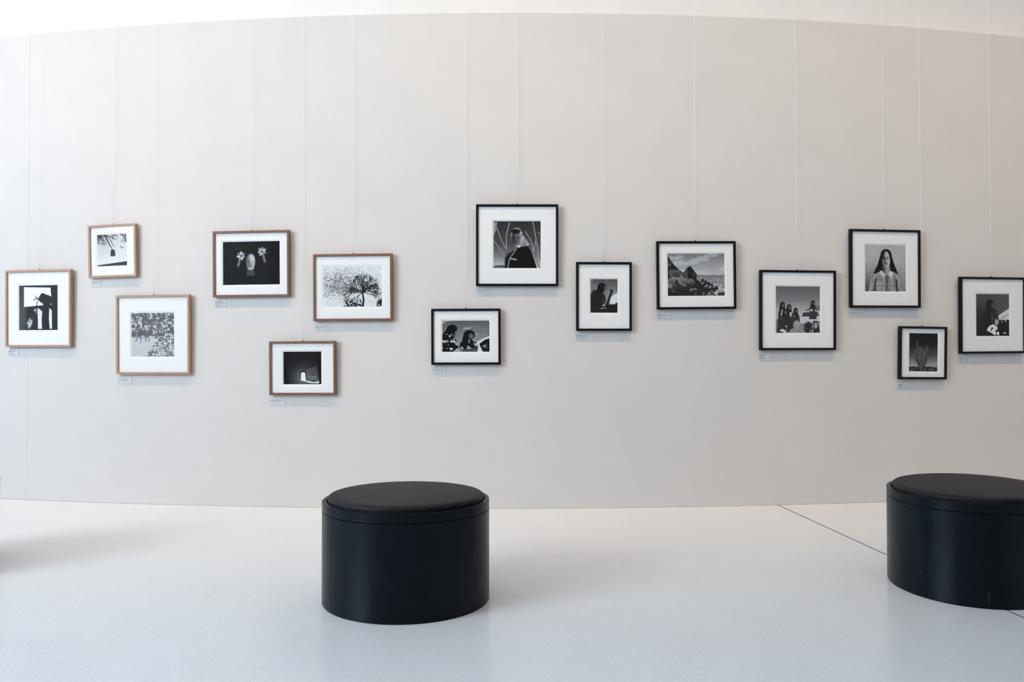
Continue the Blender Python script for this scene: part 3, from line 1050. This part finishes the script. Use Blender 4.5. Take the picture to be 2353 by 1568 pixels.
# ------------------------------------------------------------------ caption cards with tiny print
CARDS = [
    ((-11.5682, -11.2724, 1.0996, 1.1407), [(.22, [(.10, .42), (.52, .62), (.66, .76)], 0), (.38, [(.10, .40), (.44, .66)], 0), (.64, [(.10, .42)], 1), (.86, [(.10, .46), (.52, .66)], 1)]),
    ((-9.3947, -9.139, 1.6155, 1.656), [(.28, [(.10, .44), (.50, .66), (.70, .88)], 0), (.54, [(.10, .42), (.48, .62), (.66, .84)], 1)]),
    ((-8.7116, -8.3575, 0.8922, 0.9304), [(.34, [(.06, .18), (.24, .50), (.54, .66), (.70, .80)], 0), (.62, [(.06, .18), (.23, .46), (.52, .64), (.68, .76)], 1)]),
    ((-6.3873, -6.1344, 1.446, 1.4913), [(.18, [(.04, .40), (.46, .72)], 0), (.38, [(.04, .42), (.48, .70), (.74, .86)], 0), (.60, [(.04, .18), (.22, .32), (.38, .56)], 1), (.80, [(.04, .40), (.46, .64), (.70, .84)], 1)]),
    ((-4.1209, -3.8305, 1.2744, 1.3093), [(.30, [(.04, .42), (.46, .66), (.70, .84)], 0), (.60, [(.04, .42), (.46, .62), (.68, .82)], 1)]),
    ((-5.112, -4.7781, 0.7354, 0.7789), [(.24, [(.06, .27), (.31, .54), (.57, .72), (.76, .86)], 0), (.48, [(.06, .27), (.31, .53), (.57, .70), (.75, .85)], 1)]),
    ((-0.5921, -0.3007, 1.5322, 1.5666), [(.30, [(.04, .44), (.49, .68), (.72, .86)], 0), (.63, [(.04, .44), (.49, .67), (.71, .85)], 1)]),
    ((-1.5442, -1.2522, 0.9671, 1.003), [(.33, [(.03, .46), (.51, .68), (.71, .85)], 0), (.61, [(.03, .44), (.50, .67), (.71, .84)], 1)]),
    ((1.5501, 1.8941, 1.1951, 1.2419), [(.22, [(.03, .22), (.26, .42), (.48, .66), (.70, .82)], 0), (.38, [(.03, .36), (.40, .56), (.60, .72)], 0), (.62, [(.03, .22), (.25, .39), (.42, .56), (.62, .84)], 1), (.80, [(.03, .36), (.40, .57), (.60, .72)], 1)]),
    ((3.3178, 3.6144, 1.3447, 1.3916), [(.20, [(.07, .38)], 0), (.36, [(.07, .44), (.49, .68), (.72, .88)], 0), (.60, [(.07, .24), (.27, .50)], 1), (.77, [(.07, .44), (.49, .68), (.71, .86)], 1)]),
    ((5.6088, 5.8513, 1.0518, 1.0993), [(.23, [(.04, .26), (.30, .52)], 0), (.38, [(.04, .27), (.31, .48)], 0), (.62, [(.04, .27), (.30, .52)], 1), (.77, [(.04, .26), (.31, .47)], 1)]),
    ((7.7094, 7.9806, 1.3742, 1.4091), [(.31, [(.05, .42), (.48, .68), (.72, .90)], 0), (.58, [(.05, .42), (.47, .66), (.71, .89)], 1)]),
    ((8.8799, 9.1652, 0.8277, 0.8771), [(.23, [(.05, .28), (.31, .50)], 0), (.37, [(.05, .46), (.51, .68), (.71, .88)], 0), (.61, [(.05, .28)], 1), (.76, [(.05, .46), (.51, .67), (.70, .86)], 1)]),
    ((10.4532, 10.7201, 1.0249, 1.073), [(.23, [(.05, .28)], 0), (.38, [(.05, .43), (.48, .68), (.72, .88)], 0), (.64, [(.05, .28)], 1), (.78, [(.05, .43), (.49, .68), (.70, .86)], 1)]),
]
CARD_LABELS = [
    'white caption card under the farthest left walnut frame', 'white caption card under the bare branches picture',
    'white caption card under the leafy garden picture', 'white caption card under the nearly black walnut picture',
    'white caption card under the dark tree picture', 'white caption card under the glowing doorway picture',
    'white caption card under the headscarf portrait', 'white caption card under the two dark-haired figures',
    'white caption card under the narrow upright black frame', 'white caption card under the rocky hillside picture',
    'white caption card under the picture of people beside a van', 'white caption card under the long-haired portrait',
    'white caption card under the small cactus picture', 'white caption card under the rightmost black frame']
rnd = random.Random(4)
for (a0, a1, z0, z1), lines in CARDS:
    i = [c[0] for c in CARDS].index((a0, a1, z0, z1))
    am = RAD((a0 + a1) / 2)
    x, y = wall_xy((a0 + a1) / 2, 0.0008)
    root = empty('caption_card', Matrix.Translation((x, y, z0)) @ Matrix.Rotation(am, 4, 'Z'))
    tag(root, CARD_LABELS[i], 'caption card', 'caption cards under the framed pictures')
    cw, ch = R * RAD(a1 - a0), z1 - z0
    card = boxes('card', [(-cw / 2, cw / 2, -0.0014, 0.0, 0, ch)], M_CARD, root)
    for fy, words, light in lines:
        V, F = [], []
        zc = ch * (1 - fy) - 0.002
        for s, e in words:
            xa, xe = -cw / 2 + s * cw, -cw / 2 + e * cw
            xx = xa
            first = True
            while xx < xe - 0.0008:
                lw = rnd.uniform(0.0017, 0.0026)
                hh = 0.0062 if (first or rnd.random() < .2) else 0.0046
                st = 0.0008 if light else 0.0011
                for q0, q1, r0, r1 in ((xx, xx + st, 0, hh), (xx + st, min(xx + lw, xe), rnd.choice((0, .0019, .0037)), 0)):
                    if r1 == 0:
                        r1 = r0 + st
                    k = len(V)
                    V += [(q0, -0.0016, zc + r0), (q1, -0.0016, zc + r0), (q1, -0.0016, zc + r1), (q0, -0.0016, zc + r1)]
                    F.append((k, k + 1, k + 2, k + 3))
                xx += lw + 0.0006
                first = False
        me = bpy.data.meshes.new('text_line')
        me.from_pydata(V, [], F)
        me.materials.append(M_INK)
        o = bpy.data.objects.new('text_line', me)
        COL.objects.link(o)
        o.parent = card


# ------------------------------------------------------------------ stools
def oval_lathe(name, a, b, prof, material, parent, seg=160, smooth=True, cap0=False, cap1=False):
    V, F = [], []
    for ins, z in prof:
        for i in range(seg):
            t = 2 * math.pi * i / seg
            V.append(((a - ins) * math.cos(t), (b - ins) * math.sin(t), z))
    for k in range(len(prof) - 1):
        for i in range(seg):
            F.append((k * seg + i, k * seg + (i + 1) % seg, (k + 1) * seg + (i + 1) % seg, (k + 1) * seg + i))
    if cap0:
        F.append(tuple(reversed(range(seg))))
    if cap1:
        F.append(tuple((len(prof) - 1) * seg + i for i in range(seg)))
    o = new_obj(name, V, F, material, parent, smooth)
    me = o.data
    if smooth:
        me.set_sharp_from_angle(angle=RAD(32))
    return o


def stool(x, y, a, b, ang, label, scratches=()):
    root = empty('round_stool', loc=(x, y, 0))
    root.rotation_euler = (0, 0, ang)
    tag(root, label, 'stool', 'black upholstered drum stools')
    H = 0.45
    oval_lathe('body', a, b, [(0.03, 0.0), (0.003, 0.0), (0.0, 0.004), (0.0, H - 0.0445), (0.0012, H - 0.043), (0.02, H - 0.043)], M_STOOL, root, cap0=True, cap1=True)
    oval_lathe('lid', a, b, [(0.02, H - 0.0430), (0.0012, H - 0.0408), (0.0, H - 0.0395), (0.0, H - 0.0025), (0.0025, H), (0.0185, H), (0.020, H - 0.002), (0.020, H - 0.016), (0.06, H - 0.016)],
               M_STOOL, root, cap0=True, cap1=True)
    prof = [(0.06, H - 0.0155), (0.032, H - 0.0155), (0.028, H - 0.012), (0.0265, H - 0.004), (0.026, H + 0.003), (0.0275, H + 0.0048), (0.0252, H + 0.0075), (0.0250, H + 0.0120), (0.028, H + 0.0175), (0.034, H + 0.0217), (0.045, H + 0.0245)]
    for k in range(1, 11):
        t = k / 10
        prof.append((0.045 + (min(a, b) - 0.055) * t, H + 0.0245 + 0.006 * (1 - (1 - t) ** 2)))
    cu = oval_lathe('cushion', a, b, prof, M_LEATHER, root, cap0=True, cap1=True)
    tag(cu, 'black leather seat pad')
    # pale scuffs: (angle on the oval deg, z0, z1, width, slant deg)
    for t0, z0, z1, wd, sl in scratches:
        V, F = [], []
        n = 8
        for i in range(n + 1):
            t = RAD(t0 + sl * i / n)
            z = z0 + (z1 - z0) * i / n
            for s in (-1, 1):
                tt = t + s * (wd * (1 - abs(2 * i / n - 1) * .7)) / (2 * a)
                V.append(((a + 0.0004) * math.cos(tt), (b + 0.0004) * math.sin(tt), z))
        for i in range(n):
            F.append((2 * i, 2 * i + 1, 2 * i + 3, 2 * i + 2))
        new_obj('scratch', V, F, M_SCRATCH, root)
    return root


stool(-0.4813, 3.3741, 0.3427, 0.3767, 1.4606, 'round black drum stool with leather pad standing whole in the foreground')
stool(2.1949, 3.5607, 0.3982, 0.3494, 0.6970, 'scuffed black drum stool cut off by the right edge, over the floor joint',
      [(-148.2, 0.004, 0.085, 0.0016, -0.8), (170, 0.132, 0.128, 0.0010, 7.0), (168.5, 0.095, 0.13, 0.0010, -1.0), (147.7, 0.035, 0.062, 0.0010, 0.8)])
stool(-3.06, 3.80, 0.36, 0.36, 0.0, 'black drum stool just outside the left edge, only its soft floor shadow showing')
